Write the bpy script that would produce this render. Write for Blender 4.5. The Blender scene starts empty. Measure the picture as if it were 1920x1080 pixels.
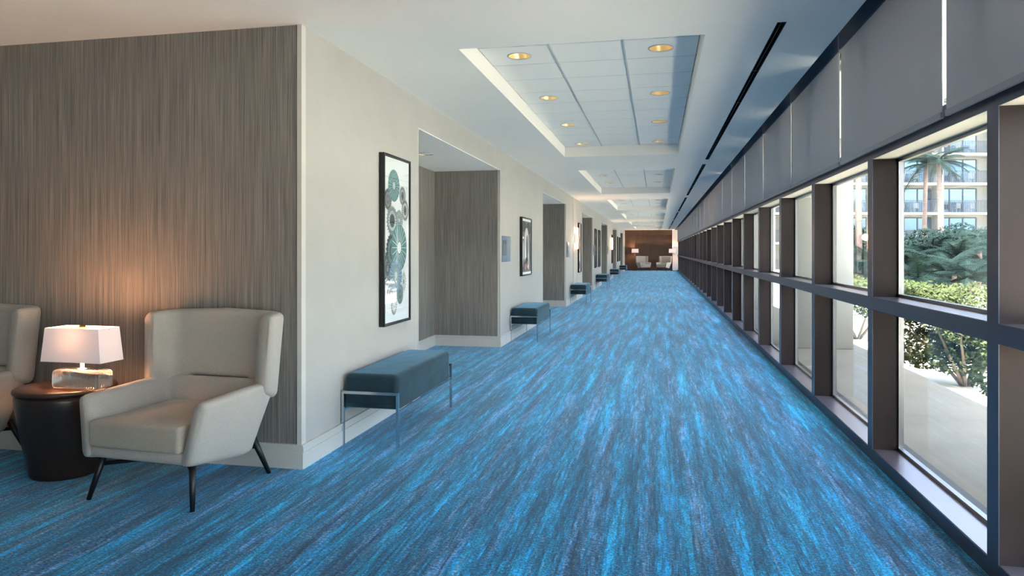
import bpy, bmesh, math, random
from mathutils import Vector, Matrix
random.seed(7)
S = bpy.context.scene
C = S.collection
PI = math.pi
YAW = math.atan(272/1318.0)

# ------------------------------------------------------------------ camera, light, exposure
cd = bpy.data.cameras.new('camera'); cam = bpy.data.objects.new('camera', cd); C.objects.link(cam)
cd.sensor_width = 36; cd.lens = 36*1318/1920; cd.shift_x = 0; cd.shift_y = -70/1920
cd.clip_start = .05; cd.clip_end = 400
cam.location = (0, 0, 1.35); cam.rotation_euler = (PI/2, 0, YAW)
S.camera = cam
S.view_settings.view_transform = 'Standard'; S.view_settings.look = 'None'
S.view_settings.gamma = 1; S.view_settings.use_curve_mapping = False
S.view_settings.exposure = 2.3
w = bpy.data.worlds.new('sky'); S.world = w; w.use_nodes = True
nt = w.node_tree; bg = nt.nodes['Background']
sk = nt.nodes.new('ShaderNodeTexSky'); sk.sky_type = 'NISHITA'; sk.sun_disc = False
sk.sun_elevation = math.radians(58); sk.sun_rotation = math.radians(185); sk.air_density = 1.0; sk.dust_density = 3.0
hs = nt.nodes.new('ShaderNodeHueSaturation'); hs.inputs['Saturation'].default_value = .6; nt.links.new(sk.outputs[0], hs.inputs['Color']); nt.links.new(hs.outputs[0], bg.inputs[0]); bg.inputs[1].default_value = .42
sl = bpy.data.lights.new('sun', 'SUN'); sl.energy = 9.5; sl.angle = math.radians(.6); sl.color = (1, .90, .77)
so = bpy.data.objects.new('sun', sl); C.objects.link(so)
so.rotation_euler = Vector((-.10, -.53, .85)).to_track_quat('Z', 'Y').to_euler()
so.location = (10, -20, 40)

# ------------------------------------------------------------------ helpers
def lin(c): return tuple(((v/255)/12.92 if v/255 <= .04045 else ((v/255+.055)/1.055)**2.4) for v in c)+(1,)
def mat(name, col, rough=.6, metal=0, **k):
    m = bpy.data.materials.new(name); m.use_nodes = True
    b = m.node_tree.nodes['Principled BSDF']
    b.inputs['Base Color'].default_value = lin(col); b.inputs['Roughness'].default_value = rough; b.inputs['Metallic'].default_value = metal
    for a, v in k.items(): b.inputs[a.replace('_', ' ')].default_value = v
    return m
def N(m, t, **k):
    n = m.node_tree.nodes.new(t)
    for a, v in k.items(): setattr(n, a, v)
    return n
def L(m, a, b): m.node_tree.links.new(a, b)
def BS(m): return m.node_tree.nodes['Principled BSDF']
def coords(m, scale, obj=False, rot=None):
    mp = N(m, 'ShaderNodeMapping'); mp.inputs['Scale'].default_value = scale
    if obj: tc = N(m, 'ShaderNodeTexCoord'); L(m, tc.outputs['Object'], mp.inputs[0])
    else: g = N(m, 'ShaderNodeNewGeometry'); L(m, g.outputs['Position'], mp.inputs[0])
    return mp.outputs[0]
def noise(m, vec, scale=1, detail=2, rough=.5):
    n = N(m, 'ShaderNodeTexNoise'); n.inputs['Scale'].default_value = scale; n.inputs['Detail'].default_value = detail; n.inputs['Roughness'].default_value = rough
    L(m, vec, n.inputs['Vector']); return n.outputs['Fac']
def ramp(m, fac, stops, interp='LINEAR'):
    r = N(m, 'ShaderNodeValToRGB'); r.color_ramp.interpolation = interp
    e = r.color_ramp.elements
    while len(e) < len(stops): e.new(.5)
    for i, (p, c) in enumerate(stops): e[i].position = p; e[i].color = lin(c)
    L(m, fac, r.inputs[0]); return r.outputs[0]
def mix(m, f, a, b, mode='MIX'):
    x = N(m, 'ShaderNodeMix', data_type='RGBA', blend_type=mode)
    if isinstance(f, float): x.inputs[0].default_value = f
    else: L(m, f, x.inputs[0])
    for s, v in ((6, a), (7, b)):
        if isinstance(v, tuple): x.inputs[s].default_value = lin(v)
        else: L(m, v, x.inputs[s])
    return x.outputs[2]
def bump(m, h, s=.2, d=.01):
    b = N(m, 'ShaderNodeBump'); b.inputs['Strength'].default_value = s; b.inputs['Distance'].default_value = d
    L(m, h, b.inputs['Height']); L(m, b.outputs[0], BS(m).inputs['Normal'])
def noisy(name, c1, c2, scale, rough=.6, metal=0, bs=0., obj=True, **k):
    m = mat(name, c1, rough, metal, **k)
    f = noise(m, coords(m, scale, obj), 1, 4, .6)
    L(m, ramp(m, f, [(.3, c1), (.7, c2)]), BS(m).inputs['Base Color'])
    if bs: bump(m, f, bs)
    return m

# ------------------------------------------------------------------ materials
def carpet_mat():
    m = mat('blue_carpet', (30, 110, 170), .95, 0, Sheen_Weight=.38, Sheen_Roughness=.33)
    BS(m).inputs['Sheen Tint'].default_value = lin((190, 225, 245))
    g = N(m, 'ShaderNodeNewGeometry'); sp = N(m, 'ShaderNodeSeparateXYZ'); L(m, g.outputs['Position'], sp.inputs[0])
    wob = N(m, 'ShaderNodeMath', operation='MULTIPLY_ADD'); L(m, noise(m, coords(m, (30, 8, 1)), 1, 2), wob.inputs[0]); wob.inputs[1].default_value = .016; L(m, sp.outputs[0], wob.inputs[2])
    sn = N(m, 'ShaderNodeMath', operation='SNAP'); L(m, wob.outputs[0], sn.inputs[0]); sn.inputs[1].default_value = .013
    def V(sx, sy, off, src=None):
        v = N(m, 'ShaderNodeCombineXYZ'); L(m, (src or sn).outputs[0], v.inputs[0]); L(m, sp.outputs[1], v.inputs[1]); v.inputs[2].default_value = off
        mp = N(m, 'ShaderNodeMapping'); mp.inputs['Scale'].default_value = (sx, sy, 1); L(m, v.outputs[0], mp.inputs[0]); return mp.outputs[0]
    band = noise(m, V(7.5, .22, 0), 1, 2, .6); med = noise(m, V(42, 1.5, 3), 1, 3, .65); speck = noise(m, V(55, 70, 5), 1, 3, .7)
    def wsum(parts):
        prev = None
        for f, wt in parts:
            a = N(m, 'ShaderNodeMath', operation='MULTIPLY_ADD'); L(m, f, a.inputs[0]); a.inputs[1].default_value = wt
            if prev: L(m, prev, a.inputs[2])
            else: a.inputs[2].default_value = 0
            prev = a.outputs[0]
        return prev
    hue = wsum([(band, .48), (med, .24), (speck, .28)])
    base = ramp(m, hue, [(.37, (38, 72, 114)), (.42, (74, 110, 152)), (.455, (120, 148, 184)), (.485, (0, 102, 154)), (.53, (0, 120, 178)), (.57, (26, 152, 198)), (.605, (106, 144, 182)), (.67, (152, 178, 206))])
    lum = wsum([(noise(m, V(12, .6, 9), 1, 2, .6), .34), (noise(m, V(80, 4, 12), 1, 3, .6), .26), (noise(m, V(90, 95, 14, wob), 1, 2, .7), .40)])
    c2 = mix(m, .8, base, ramp(m, lum, [(.40, (20, 26, 36)), (.465, (98, 104, 110)), (.52, (162, 166, 168)), (.585, (255, 255, 255))]), 'OVERLAY')
    stk = noise(m, V(170, 7, 31, wob), 1, 2, .6)
    c2 = mix(m, .5, c2, ramp(m, stk, [(.32, (56, 62, 70)), (.5, (128, 130, 132)), (.68, (214, 216, 218))]), 'OVERLAY')
    hs = N(m, 'ShaderNodeHueSaturation'); hs.inputs['Hue'].default_value = .488; hs.inputs['Saturation'].default_value = 1.15; hs.inputs['Value'].default_value = 1.2; L(m, c2, hs.inputs['Color']); c2 = hs.outputs[0]
    th = noise(m, V(90, 1.6, 20), 1, 1, .5)
    c4 = mix(m, ramp(m, th, [(.71, (0, 0, 0)), (.74, (100, 100, 100))]), c2, (176, 186, 170))
    L(m, c4, BS(m).inputs['Base Color'])
    bump(m, speck, .5, .004)
    return m
def paper_mat(name='striped_wallpaper', ax=(1, 1)):
    m = mat(name, (120, 114, 108), .8)
    v = N(m, 'ShaderNodeCombineXYZ'); g = N(m, 'ShaderNodeNewGeometry'); s = N(m, 'ShaderNodeSeparateXYZ'); L(m, g.outputs['Position'], s.inputs[0])
    ad = N(m, 'ShaderNodeMath', operation='ADD'); L(m, s.outputs[0], ad.inputs[0]); L(m, s.outputs[1], ad.inputs[1])
    L(m, ad.outputs[0], v.inputs[0]); L(m, s.outputs[2], v.inputs[2])
    def sc(a, b):
        mp = N(m, 'ShaderNodeMapping'); mp.inputs['Scale'].default_value = (a, 1, b); L(m, v.outputs[0], mp.inputs[0]); return mp.outputs[0]
    f1 = noise(m, sc(150, 1.6), 1, 3, .65); f2 = noise(m, sc(38, .7), 1, 2, .5); f3 = noise(m, sc(320, 5), 1, 2, .5)
    c1 = ramp(m, f1, [(.26, (98, 98, 102)), (.42, (142, 139, 136)), (.55, (166, 161, 155)), (.74, (190, 183, 174))])
    c2 = mix(m, .5, c1, ramp(m, f2, [(.3, (92, 92, 96)), (.5, (128, 124, 120)), (.7, (156, 144, 132))]), 'OVERLAY')
    c3 = mix(m, .35, c2, ramp(m, f3, [(.3, (90, 90, 90)), (.7, (170, 170, 170))]), 'OVERLAY')
    L(m, c3, BS(m).inputs['Base Color']); bump(m, f1, .25, .003)
    return m
def fabric_mat(name, c1, c2, sheen=.15):
    m = mat(name, c1, .95, 0, Sheen_Weight=sheen)
    v = coords(m, (260, 260, 260), True); f = noise(m, v, 1, 2, .7); f2 = noise(m, coords(m, (5, 5, 5), True), 1, 3)
    L(m, mix(m, .15, ramp(m, f, [(.35, c1), (.65, c2)]), ramp(m, f2, [(.3, c1), (.7, c2)])), BS(m).inputs['Base Color'])
    bump(m, f, .35, .002); return m
def velvet_mat():
    m = mat('teal_velvet', (18, 48, 58), .85, 0, Sheen_Weight=.9, Sheen_Roughness=.35)
    BS(m).inputs['Sheen Tint'].default_value = lin((120, 165, 190))
    f = noise(m, coords(m, (6, 2.5, 5), True), 1, 3)
    L(m, ramp(m, f, [(.3, (10, 34, 44)), (.7, (20, 54, 66))]), BS(m).inputs['Base Color']); bump(m, f, .4, .02); return m
def glass_mat(name='window_glass', tint=(235, 242, 244), ior=1.45):
    m = bpy.data.materials.new(name); m.use_nodes = True; t = m.node_tree; t.nodes.clear()
    o = t.nodes.new('ShaderNodeOutputMaterial'); mx = t.nodes.new('ShaderNodeMixShader'); tr = t.nodes.new('ShaderNodeBsdfTransparent'); gl = t.nodes.new('ShaderNodeBsdfGlossy')
    lw = t.nodes.new('ShaderNodeLayerWeight'); lw.inputs[0].default_value = .5
    pw = t.nodes.new('ShaderNodeMath'); pw.operation = 'POWER'; t.links.new(lw.outputs['Facing'], pw.inputs[0]); pw.inputs[1].default_value = 5
    fr = t.nodes.new('ShaderNodeMath'); fr.operation = 'MULTIPLY_ADD'; t.links.new(pw.outputs[0], fr.inputs[0]); fr.inputs[1].default_value = .65; fr.inputs[2].default_value = .03; tr.inputs[0].default_value = lin(tint); gl.inputs['Roughness'].default_value = .01
    t.links.new(fr.outputs[0], mx.inputs[0]); t.links.new(tr.outputs[0], mx.inputs[1]); t.links.new(gl.outputs[0], mx.inputs[2]); t.links.new(mx.outputs[0], o.inputs[0])
    return m
def emit(name, col, s):
    m = mat(name, col, .8); BS(m).inputs['Emission Color'].default_value = lin(col); BS(m).inputs['Emission Strength'].default_value = s; return m
def wood_mat(name, c1, c2, rough=.35, sc=(3, 30, 30)):
    m = mat(name, c1, rough); f = noise(m, coords(m, sc, True), 1, 4, .6); L(m, ramp(m, f, [(.3, c1), (.7, c2)]), BS(m).inputs['Base Color']); return m
def bronze_mat():
    m = mat('bronze_anodised', (66, 58, 60), .42, .55, Specular_IOR_Level=.2)
    f = noise(m, coords(m, (3, 3, .8)), 1, 2); L(m, ramp(m, f, [(.35, (40, 34, 35)), (.65, (52, 44, 44))]), BS(m).inputs['Base Color']); return m
def leaf_mat(name, c1, c2, sc=3.):
    m = mat(name, c1, .75, 0, Specular_IOR_Level=.15); f = noise(m, coords(m, (sc,)*3), 1, 3); L(m, ramp(m, f, [(.35, c1), (.65, c2)]), BS(m).inputs['Base Color']); return m

M = dict(
    carpet=carpet_mat(), paper=paper_mat(), wall=noisy('cream_paint', (172, 169, 165), (177, 174, 170), (3, 3, 3), .85, bs=.02),
    ceil=noisy('ceiling_paint', (245, 240, 233), (247, 243, 237), (2, 2, 2), .9), trim=noisy('trim_paint', (196, 191, 184), (200, 196, 189), (4, 4, 4), .55),
    tile=noisy('ceiling_tile_white', (246, 243, 238), (250, 247, 243), (90, 90, 90), .95, bs=.1), gridm=mat('grid_metal', (196, 196, 198), .5),
    cap=mat('sky_sheen_metal', (138, 132, 146), .28, .7),  # paler metal, sky reflection on the bronze put into its colour
    black=mat('black_metal', (14, 14, 16), .5), blackw=wood_mat('black_stained_wood', (22, 18, 18), (30, 25, 24), .42),
    bronze=bronze_mat(), frame=mat('dark_frame_paint', (64, 66, 84), .35, .3), soffit=mat('cream_soffit', (214, 206, 190), .6),
    bead=mat('silver_bead', (140, 138, 142), .3, .8), glass=glass_mat(), shade=None,
    hem=mat('shade_hem', (168, 168, 172), .6), cass=mat('dark_cassette', (62, 72, 92), .6), gold=mat('gold_reflector', (236, 212, 160), .3, .8),
    chairf=fabric_mat('oatmeal_tweed', (160, 152, 144), (182, 174, 166)), cush=fabric_mat('seat_tweed', (152, 141, 128), (172, 161, 148)),
    velvet=velvet_mat(), chrome=mat('chrome', (205, 208, 214), .18, 1), leg=mat('dark_leg', (18, 18, 22), .4),
    tablew=wood_mat('drum_wood', (30, 22, 20), (46, 33, 28), .3, (14, 14, 3)), topw=wood_mat('drum_top_wood', (50, 34, 26), (66, 44, 32), .3, (3, 40, 3)),
    brass=mat('brass', (196, 140, 70), .25, 1), plaque=mat('plaque_blue_grey', (110, 130, 150), .45), plaqued=mat('plaque_dark', (84, 94, 104), .4),
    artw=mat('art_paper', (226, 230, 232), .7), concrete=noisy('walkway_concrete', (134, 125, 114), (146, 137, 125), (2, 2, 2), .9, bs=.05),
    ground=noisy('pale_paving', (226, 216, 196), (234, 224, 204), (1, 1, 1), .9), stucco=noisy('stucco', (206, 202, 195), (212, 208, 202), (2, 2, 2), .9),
    hotel=noisy('hotel_stucco', (124, 123, 122), (132, 131, 129), (.5, .5, .5), .9), slab=mat('balcony_slab', (112, 112, 112), .8),
    rail=mat('rail_metal', (26, 32, 40), .5), hglass=mat('hotel_glass', (112, 136, 164), .06, .85), hframe=mat('hotel_frame', (60, 64, 72), .5),
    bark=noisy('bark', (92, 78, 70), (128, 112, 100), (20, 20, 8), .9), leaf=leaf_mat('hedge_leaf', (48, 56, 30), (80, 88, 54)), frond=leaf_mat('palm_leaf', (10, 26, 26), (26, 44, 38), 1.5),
    palmbark=noisy('palm_bark', (96, 80, 74), (116, 98, 92), (2, 2, 14), .9), pier=noisy('pier_render', (164, 160, 152), (170, 166, 158), (2, 2, 2), .9), pink=mat('painted_metal_white', (226, 226, 226), .5),
    endpaper=wood_mat('end_wall_wood', (66, 52, 44), (82, 64, 52), .6, (6, 6, 1)), soil=mat('mulch', (96, 80, 62), .95), white=mat('white_paint', (200, 200, 204), .6),
)


def translucent(name, col, f=.5, em=0.):
    m = bpy.data.materials.new(name); m.use_nodes = True; t_ = m.node_tree; t_.nodes.clear()
    o = t_.nodes.new('ShaderNodeOutputMaterial'); mx = t_.nodes.new('ShaderNodeMixShader'); a = t_.nodes.new('ShaderNodeBsdfDiffuse'); b = t_.nodes.new('ShaderNodeBsdfTranslucent')
    a.inputs[0].default_value = lin(col); b.inputs[0].default_value = lin(col); mx.inputs[0].default_value = f
    t_.links.new(a.outputs[0], mx.inputs[1]); t_.links.new(b.outputs[0], mx.inputs[2]); t_.links.new(mx.outputs[0], o.inputs[0]); return m
M['shade'] = translucent('grey_shade_cloth', (204, 201, 203), .14)
class MB:
    def __init__(s): s.v = []; s.f = []; s.mi = []; s.cur = 0; s.sm = []
    def add(s, vs, fs, smooth=False):
        o = len(s.v); s.v += [tuple(p) for p in vs]
        for f in fs: s.f.append(tuple(i+o for i in f)); s.mi.append(s.cur); s.sm.append(smooth)
        return s
    def box(s, x0, x1, y0, y1, z0, z1):
        return s.add([(x0, y0, z0), (x1, y0, z0), (x1, y1, z0), (x0, y1, z0), (x0, y0, z1), (x1, y0, z1), (x1, y1, z1), (x0, y1, z1)],
                     [(0, 3, 2, 1), (4, 5, 6, 7), (0, 1, 5, 4), (1, 2, 6, 5), (2, 3, 7, 6), (3, 0, 4, 7)])
    def tube(s, pts, rad, n=10, flat=1.):
        pts = [Vector(p) for p in pts]; rr = rad if isinstance(rad, (list, tuple)) else [rad]*len(pts)
        rings = []; k0 = None
        for i, p in enumerate(pts):
            d = (pts[min(i+1, len(pts)-1)]-pts[max(i-1, 0)]).normalized()
            up = Vector((0, 0, 1)) if abs(d.z) < .9 else Vector((1, 0, 0))
            a = d.cross(up).normalized() if k0 is None else (k0-d*k0.dot(d)).normalized(); k0 = a
            b = d.cross(a)
            rings.append([p+(a*math.cos(2*PI*j/n)+b*math.sin(2*PI*j/n)*flat)*rr[i] for j in range(n)])
        vs = [q for r in rings for q in r]; fs = []
        for i in range(len(pts)-1):
            for j in range(n): fs.append((i*n+j, i*n+(j+1) % n, (i+1)*n+(j+1) % n, (i+1)*n+j))
        fs.append(tuple(range(n))[::-1]); fs.append(tuple((len(pts)-1)*n+j for j in range(n)))
        return s.add(vs, fs, n > 6)
    def lathe(s, prof, n=32, c=(0, 0, 0), cap=True):
        vs = [(c[0]+r*math.cos(2*PI*j/n), c[1]+r*math.sin(2*PI*j/n), c[2]+z) for r, z in prof for j in range(n)]; fs = []
        for i in range(len(prof)-1):
            for j in range(n): fs.append((i*n+j, i*n+(j+1) % n, (i+1)*n+(j+1) % n, (i+1)*n+j))
        if cap: fs.append(tuple(range(n))[::-1]); fs.append(tuple((len(prof)-1)*n+j for j in range(n)))
        return s.add(vs, fs, True)
    def mesh(s, name, mats):
        me = bpy.data.meshes.new(name); me.from_pydata(s.v, [], s.f)
        for m in (mats if isinstance(mats, (list, tuple)) else [mats]): me.materials.append(m)
        for p, i, sm in zip(me.polygons, s.mi, s.sm): p.material_index = i; p.use_smooth = sm
        me.update(); return me
    def build(s, name, mats, parent=None, bev=0, seg=2, subd=0, loc=None):
        me = s.mesh(name, mats)
        if bev or subd:
            o = bpy.data.objects.new('tmp', me); C.objects.link(o)
            bm = bmesh.new(); bm.from_mesh(me); bmesh.ops.recalc_face_normals(bm, faces=bm.faces[:])
            if bev:
                es = [e for e in bm.edges if len(e.link_faces) == 2 and e.calc_face_angle(0) > .5]
                bmesh.ops.bevel(bm, geom=es, offset=bev, segments=seg, profile=.6, affect='EDGES', clamp_overlap=True)
            bm.to_mesh(me); bm.free()
            if bev:
                for p in me.polygons: p.use_smooth = True
            C.objects.unlink(o); bpy.data.objects.remove(o)
            if bev: me.set_sharp_from_angle(angle=1.2)
        return ob(name, me, parent, loc)
def ob(name, me, parent=None, loc=None, rz=0):
    o = bpy.data.objects.new(name, me); C.objects.link(o)
    if parent: o.parent = parent
    if loc: o.location = loc
    if rz: o.rotation_euler = (0, 0, rz)
    return o
def tag(o, label, cat, group=None, kind=None):
    o['label'] = label; o['category'] = cat
    if group: o['group'] = group
    if kind: o['kind'] = kind
    return o
def thing(name, label, cat, loc=(0, 0, 0), rz=0, group=None):
    return tag(ob(name, None, None, loc, rz), label, cat, group)
def struct(name, mb, m, label=None, parent=None, **k):
    o = mb.build(name, m, parent, **k)
    if not parent: o['kind'] = 'structure'
    if label: o['label'] = label
    return o
def copy_tree(o, parent=None):
    c = o.copy(); C.objects.link(c); c.parent = parent
    for ch in list(o.children): copy_tree(ch, c)
    return c
def dup(root, loc, rz, label, group=None):
    c = copy_tree(root); c.location = loc; c.rotation_euler = (0, 0, rz); c['label'] = label
    if group: c['group'] = group
    elif 'group' in c: del c['group']
    return c
def cam_at(u, D, z=0.):
    lat = (u-960)/1318*D
    return Vector((-math.sin(YAW)*D+math.cos(YAW)*lat, math.cos(YAW)*D+math.sin(YAW)*lat, z))

# ------------------------------------------------------------------ room shell
XL, XR, XG, H, YE = -2.156, 1.355, 1.50, 2.75, 49.0
XW, YB = -7.0, -4.0          # unseen lounge side wall and back wall
P = 7.27; AD = .951; AH = 2.485
ALC = [(6.17, 9.60)]+[(13.37+P*i, 16.82+P*i) for i in range(5)]
floor = struct('floor', MB().box(XW, XR, YB, YE, -.1, 0), M['carpet'], 'blue streaked carpet running down the corridor')
mb = MB()
for (a, b) in ALC: mb.box(XL-AD, XL, a, b, -.02, .0015)
# wall: blocks between alcoves
edges = [4.02]+[v for p in ALC for v in p]+[YE]
mb = MB()
for i in range(0, len(edges), 2):
    x0 = XW if i == 0 else XL-AD-.25
    mb.box(x0, XL, edges[i]+.004, edges[i+1]-.004, 0, 3.1)
for (a, b) in ALC:
    mb.box(XL-AD-.25, XL, a-.004, b+.004, AH, 3.1)
    mb.box(XL-AD-.25, XL-AD-.004, a-.004, b+.004, 0, AH)
struct('wall_left', mb, M['wall'], 'long cream painted corridor wall with alcoves')
struct('wall_lounge', MB().box(XW, XL-.03, 4.0, 4.02, 0, H), M['paper'], 'grey brown vertically striped wallpapered wall behind the lounge armchairs')
acl = MB()
for (a, b) in ALC: acl.box(XL-AD, XL-.002, a, b, AH-.008, AH)
struct('ceiling_alcove', acl, M['ceil'], 'white ceilings of the wall alcoves')
for i, (a, b) in enumerate(ALC):
    m2 = MB().box(XL-AD, XL-.03, b-.004, b, 0, AH).box(XL-AD, XL-.03, a, a+.004, 0, AH).box(XL-AD-.004, XL-AD, a, b, 0, AH)
    struct('wall_alcove', m2, M['paper'], 'grey striped wallpaper lining a wall alcove')
# corner trims: slim strips wrapping each outside corner
n = 0
def trim(mb, m=None, lab='slim painted corner strip'):
    global n; n += 1
    return struct('trim_%d' % n, mb, m or M['trim'], lab)
trim(MB().box(XL-.026, XL+.004, 3.992, 4.0, .15, H).box(XL-.03, XL+.004, 4.0, 4.045, .15, H), None, 'pale corner strip at the lounge wall corner')
for (a, b) in ALC:
    trim(MB().box(XL-.03, XL+.004, b-.006, b, 0, AH).box(XL, XL+.004, b-.006, b+.025, 0, AH))
    trim(MB().box(XL-.03, XL+.004, a, a+.006, 0, AH).box(XL, XL+.004, a-.02, a+.006, 0, AH))
for y in (18.35, 19.15):
    trim(MB().box(XL, XL+.012, y, y+.03, .15, H), M['gridm'], 'thin vertical expansion strip on corridor wall')
# baseboards with a stepped profile
def base_x(y0, y1, x=XL):
    b = MB().box(x, x+.018, y0, y1, 0, .10).box(x, x+.012, y0, y1, .10, .135).box(x, x+.018, y0, y1, .135, .15)
    return b
def base_y(x0, x1, y):
    return MB().box(x0, x1, y-.018, y, 0, .10).box(x0, x1, y-.012, y, .10, .135).box(x0, x1, y-.018, y, .135, .15)
struct('baseboard_lounge', base_y(XW, XL+.018, 4.0), M['trim'], 'moulded baseboard under the striped lounge wall')
for i in range(0, len(edges), 2):
    struct('baseboard_left', base_x(edges[i]-(.018 if i else .020), edges[i+1]), M['trim'], 'moulded cream baseboard along the corridor wall')
for (a, b) in ALC:
    b1 = base_y(XL-AD, XL, b); b2 = base_x(a, b, XL-AD)
    struct('baseboard_alcove', b1, M['trim'], 'baseboard on the alcove side wall'); struct('baseboard_alcove', b2, M['trim'], 'baseboard on the alcove rear wall')

# ceiling with trays and slots
TX0, TX1, TZ = -1.35, .305, 2.90
RW = .522; CW = (TX1-TX0)/3
TR = [(4.71, 11)]+[(12.25+7.28*i, 10) for i in range(5)]
TRAYS = [(a, a+k*RW, k) for a, k in TR]
SLOT = [(4.55, 11.17)]+[(11.78+P*i, 18.3+P*i) for i in range(5)]
SX0, SX1, XC = .722, .778, 1.145
ys = sorted(set([YB, YE]+[v for t in TRAYS for v in t[:2]]+[v for s in SLOT for v in s if v < YE]))
xs = [XW, XL, TX0, TX1, SX0, SX1, XC]
mb = MB()
for i in range(len(xs)-1):
    for j in range(len(ys)-1):
        xm, ym = (xs[i]+xs[i+1])/2, (ys[j]+ys[j+1])/2
        if TX0 < xm < TX1 and any(a < ym < b for a, b, k in TRAYS): continue
        if SX0 < xm < SX1 and any(a < ym < b for a, b in SLOT): continue
        if xm < XL and ym > 4.02: continue
        mb.box(xs[i], xs[i+1], ys[j], ys[j+1], H, H+.02)
for a, b, k in TRAYS:
    mb.box(TX0-.02, TX0, a-.02, b+.02, H+.02, 3.0).box(TX1, TX1+.02, a-.02, b+.02, H+.02, 3.0).box(TX0, TX1, a-.02, a, H+.02, 3.0).box(TX0, TX1, b, b+.02, H+.02, 3.0)
mb.box(XC-.02, XC, YB, YE, H+.02, 3.06)                      # shade pocket upstand
mb.box(XC-.02, XG+.1, YB, YE, 3.04, 3.1)
mb.box(XW, XC, YB, YE+.1, 3.06, 3.12)
ceiling = struct('ceiling', mb, M['ceil'], 'white plaster ceiling with recessed tiled trays')
# alcove ceilings are the underside of the wall block; tiles
def sqring(r, hx, hy, n=32, z=0, t=.015):
    m = MB(); vs = []
    for j in range(n):
        a = 2*PI*(j+.5)/n; c, s_ = math.cos(a), math.sin(a); k = min(hx/abs(c), hy/abs(s_))
        vs.append((r*c, r*s_, 0)); vs.append((k*c, k*s_, 0))
    # snap nearest points to the corners
    for cx, cy in ((hx, hy), (-hx, hy), (-hx, -hy), (hx, -hy)):
        i = min(range(1, 2*n, 2), key=lambda q: (vs[q][0]-cx)**2+(vs[q][1]-cy)**2); vs[i] = (cx, cy, 0)
    m.add(vs, [(2*j, 2*j+1, (2*j+3) % (2*n), (2*j+2) % (2*n)) for j in range(n)])
    return m
g = .006
tile_me = MB().box(-CW/2+g, CW/2-g, -RW/2+g, RW/2-g, 0, .015).mesh('ceiling_tile', M['tile'])
hole_me = sqring(.088, CW/2-g, RW/2-g).mesh('ceiling_tile', M['tile'])
# recessed downlight prototype
DLW = 8.0
lamp_em = emit('bulb_glow', (255, 236, 200), 2.5)
def make_downlight(lab, group):
    t = thing('recessed_downlight', lab, 'light', (0, 0, 0), 0, group)
    MB().lathe([(.088, -.004), (.098, -.004), (.098, .002), (.086, .004)], 32, cap=False).build('trim_ring', M['gridm'], t)
    MB().lathe([(.087, 0), (.080, .03), (.062, .07), (.04, .095), (.0, .1)], 32, cap=False).build('reflector', M['gold'], t)
    sp = bpy.data.lights.new('downlight_beam', 'SPOT'); sp.energy = DLW; sp.color = (1, .90, .76); sp.spot_size = 1.9; sp.spot_blend = .7; sp.shadow_soft_size = .04
    so_ = bpy.data.objects.new('downlight_beam', sp); C.objects.link(so_); so_.parent = t; so_.location = (0, 0, .02)
    MB().lathe([(.0, .03), (.016, .034), (.024, .05), (.02, .075), (.012, .09)], 16, cap=False).build('bulb', lamp_em, t)
    return t
dl0 = None
for ti, (a, b, k) in enumerate(TRAYS):
    lr = [1, 4, 7, 10][:4 if ti == 0 else 3]
    MBg = MB()
    for i in range(1, 3): MBg.box(TX0+CW*i-.007, TX0+CW*i+.007, a, b, TZ-.008, TZ+.006)
    for i in range(1, k): MBg.box(TX0, TX1, a+RW*i-.005, a+RW*i+.005, TZ+.001, TZ+.008)
    MBg.build('ceiling_grid', M['gridm'], ceiling)
    for c in range(3):
        for r in range(k):
            x, y = TX0+CW*(c+.5), a+RW*(r+.5)
            hole = c != 1 and r in lr
            ob('ceiling_tile', hole_me if hole else tile_me, ceiling, (x, y, TZ))
            if hole:
                side = 'left' if c == 0 else 'right'
                nm = ['nearest', 'second', 'third', 'farthest'][lr.index(r)]
                if ti == 0: lab = '%s gold downlight in the %s column of the closest ceiling tray' % (nm, side); grp = 'downlights in the closest tray'
                elif ti == 1: lab = '%s gold downlight in the %s column of the second ceiling tray' % (nm, side); grp = 'downlights in the second tray'
                else: lab = 'tiny gold downlight in a far ceiling tray beyond the second'; grp = 'downlights in the far trays'
                if dl0 is None: dl0 = make_downlight(lab, grp); dl0.location = (x, y, TZ)
                else: dup(dl0, (x, y, TZ), 0, lab, grp)
al = bpy.data.lights.new('alcove_beam', 'SPOT'); al.energy = 75; al.color = (1, .93, .86); al.spot_size = 2.4; al.spot_blend = .8; al.shadow_soft_size = .04
for i, (a, b) in enumerate(ALC):
    if True:
        t = dup(dl0, (-2.64, a+1.63, AH-.012), 0, 'round downlight recessed in the ceiling of the first alcove' if i == 0 else 'round downlight in a farther alcove ceiling', None if i == 0 else 'alcove downlights')
        for c in t.children:
            if c.type == 'LIGHT': c.data = al
# slot diffusers
for i, (a, b) in enumerate(SLOT):
    b = min(b, YE-.3)
    if b <= a: continue
    t = thing('slot_diffuser', ['black linear slot diffuser closest to the camera in the ceiling', 'second black linear slot diffuser along the ceiling', 'third black linear slot diffuser along the ceiling'][i] if i < 3 else 'far black linear slot diffuser near the end wall', 'air vent', (0, 0, 0), 0, None if i < 3 else 'far slot diffusers')
    t.location = (SX0, a, H)
    W = SX1-SX0
    MB().box(0, .004, 0, b-a, 0, .08).box(W-.004, W, 0, b-a, 0, .08).box(0, W, 0, b-a, .08, .085).box(0, W, 0, .003, 0, .08).box(0, W, b-a-.003, b-a, 0, .08).build('channel', M['black'], t)
    MB().box(W/2-.002, W/2+.002, 0, b-a, .004, .05).build('vane', M['black'], t)
    y = 1.2
    while y < b-a-.3:
        MB().box(0, W, y, y+.025, .006, .03).build('bridge', M['black'], t); y += 1.2
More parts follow.
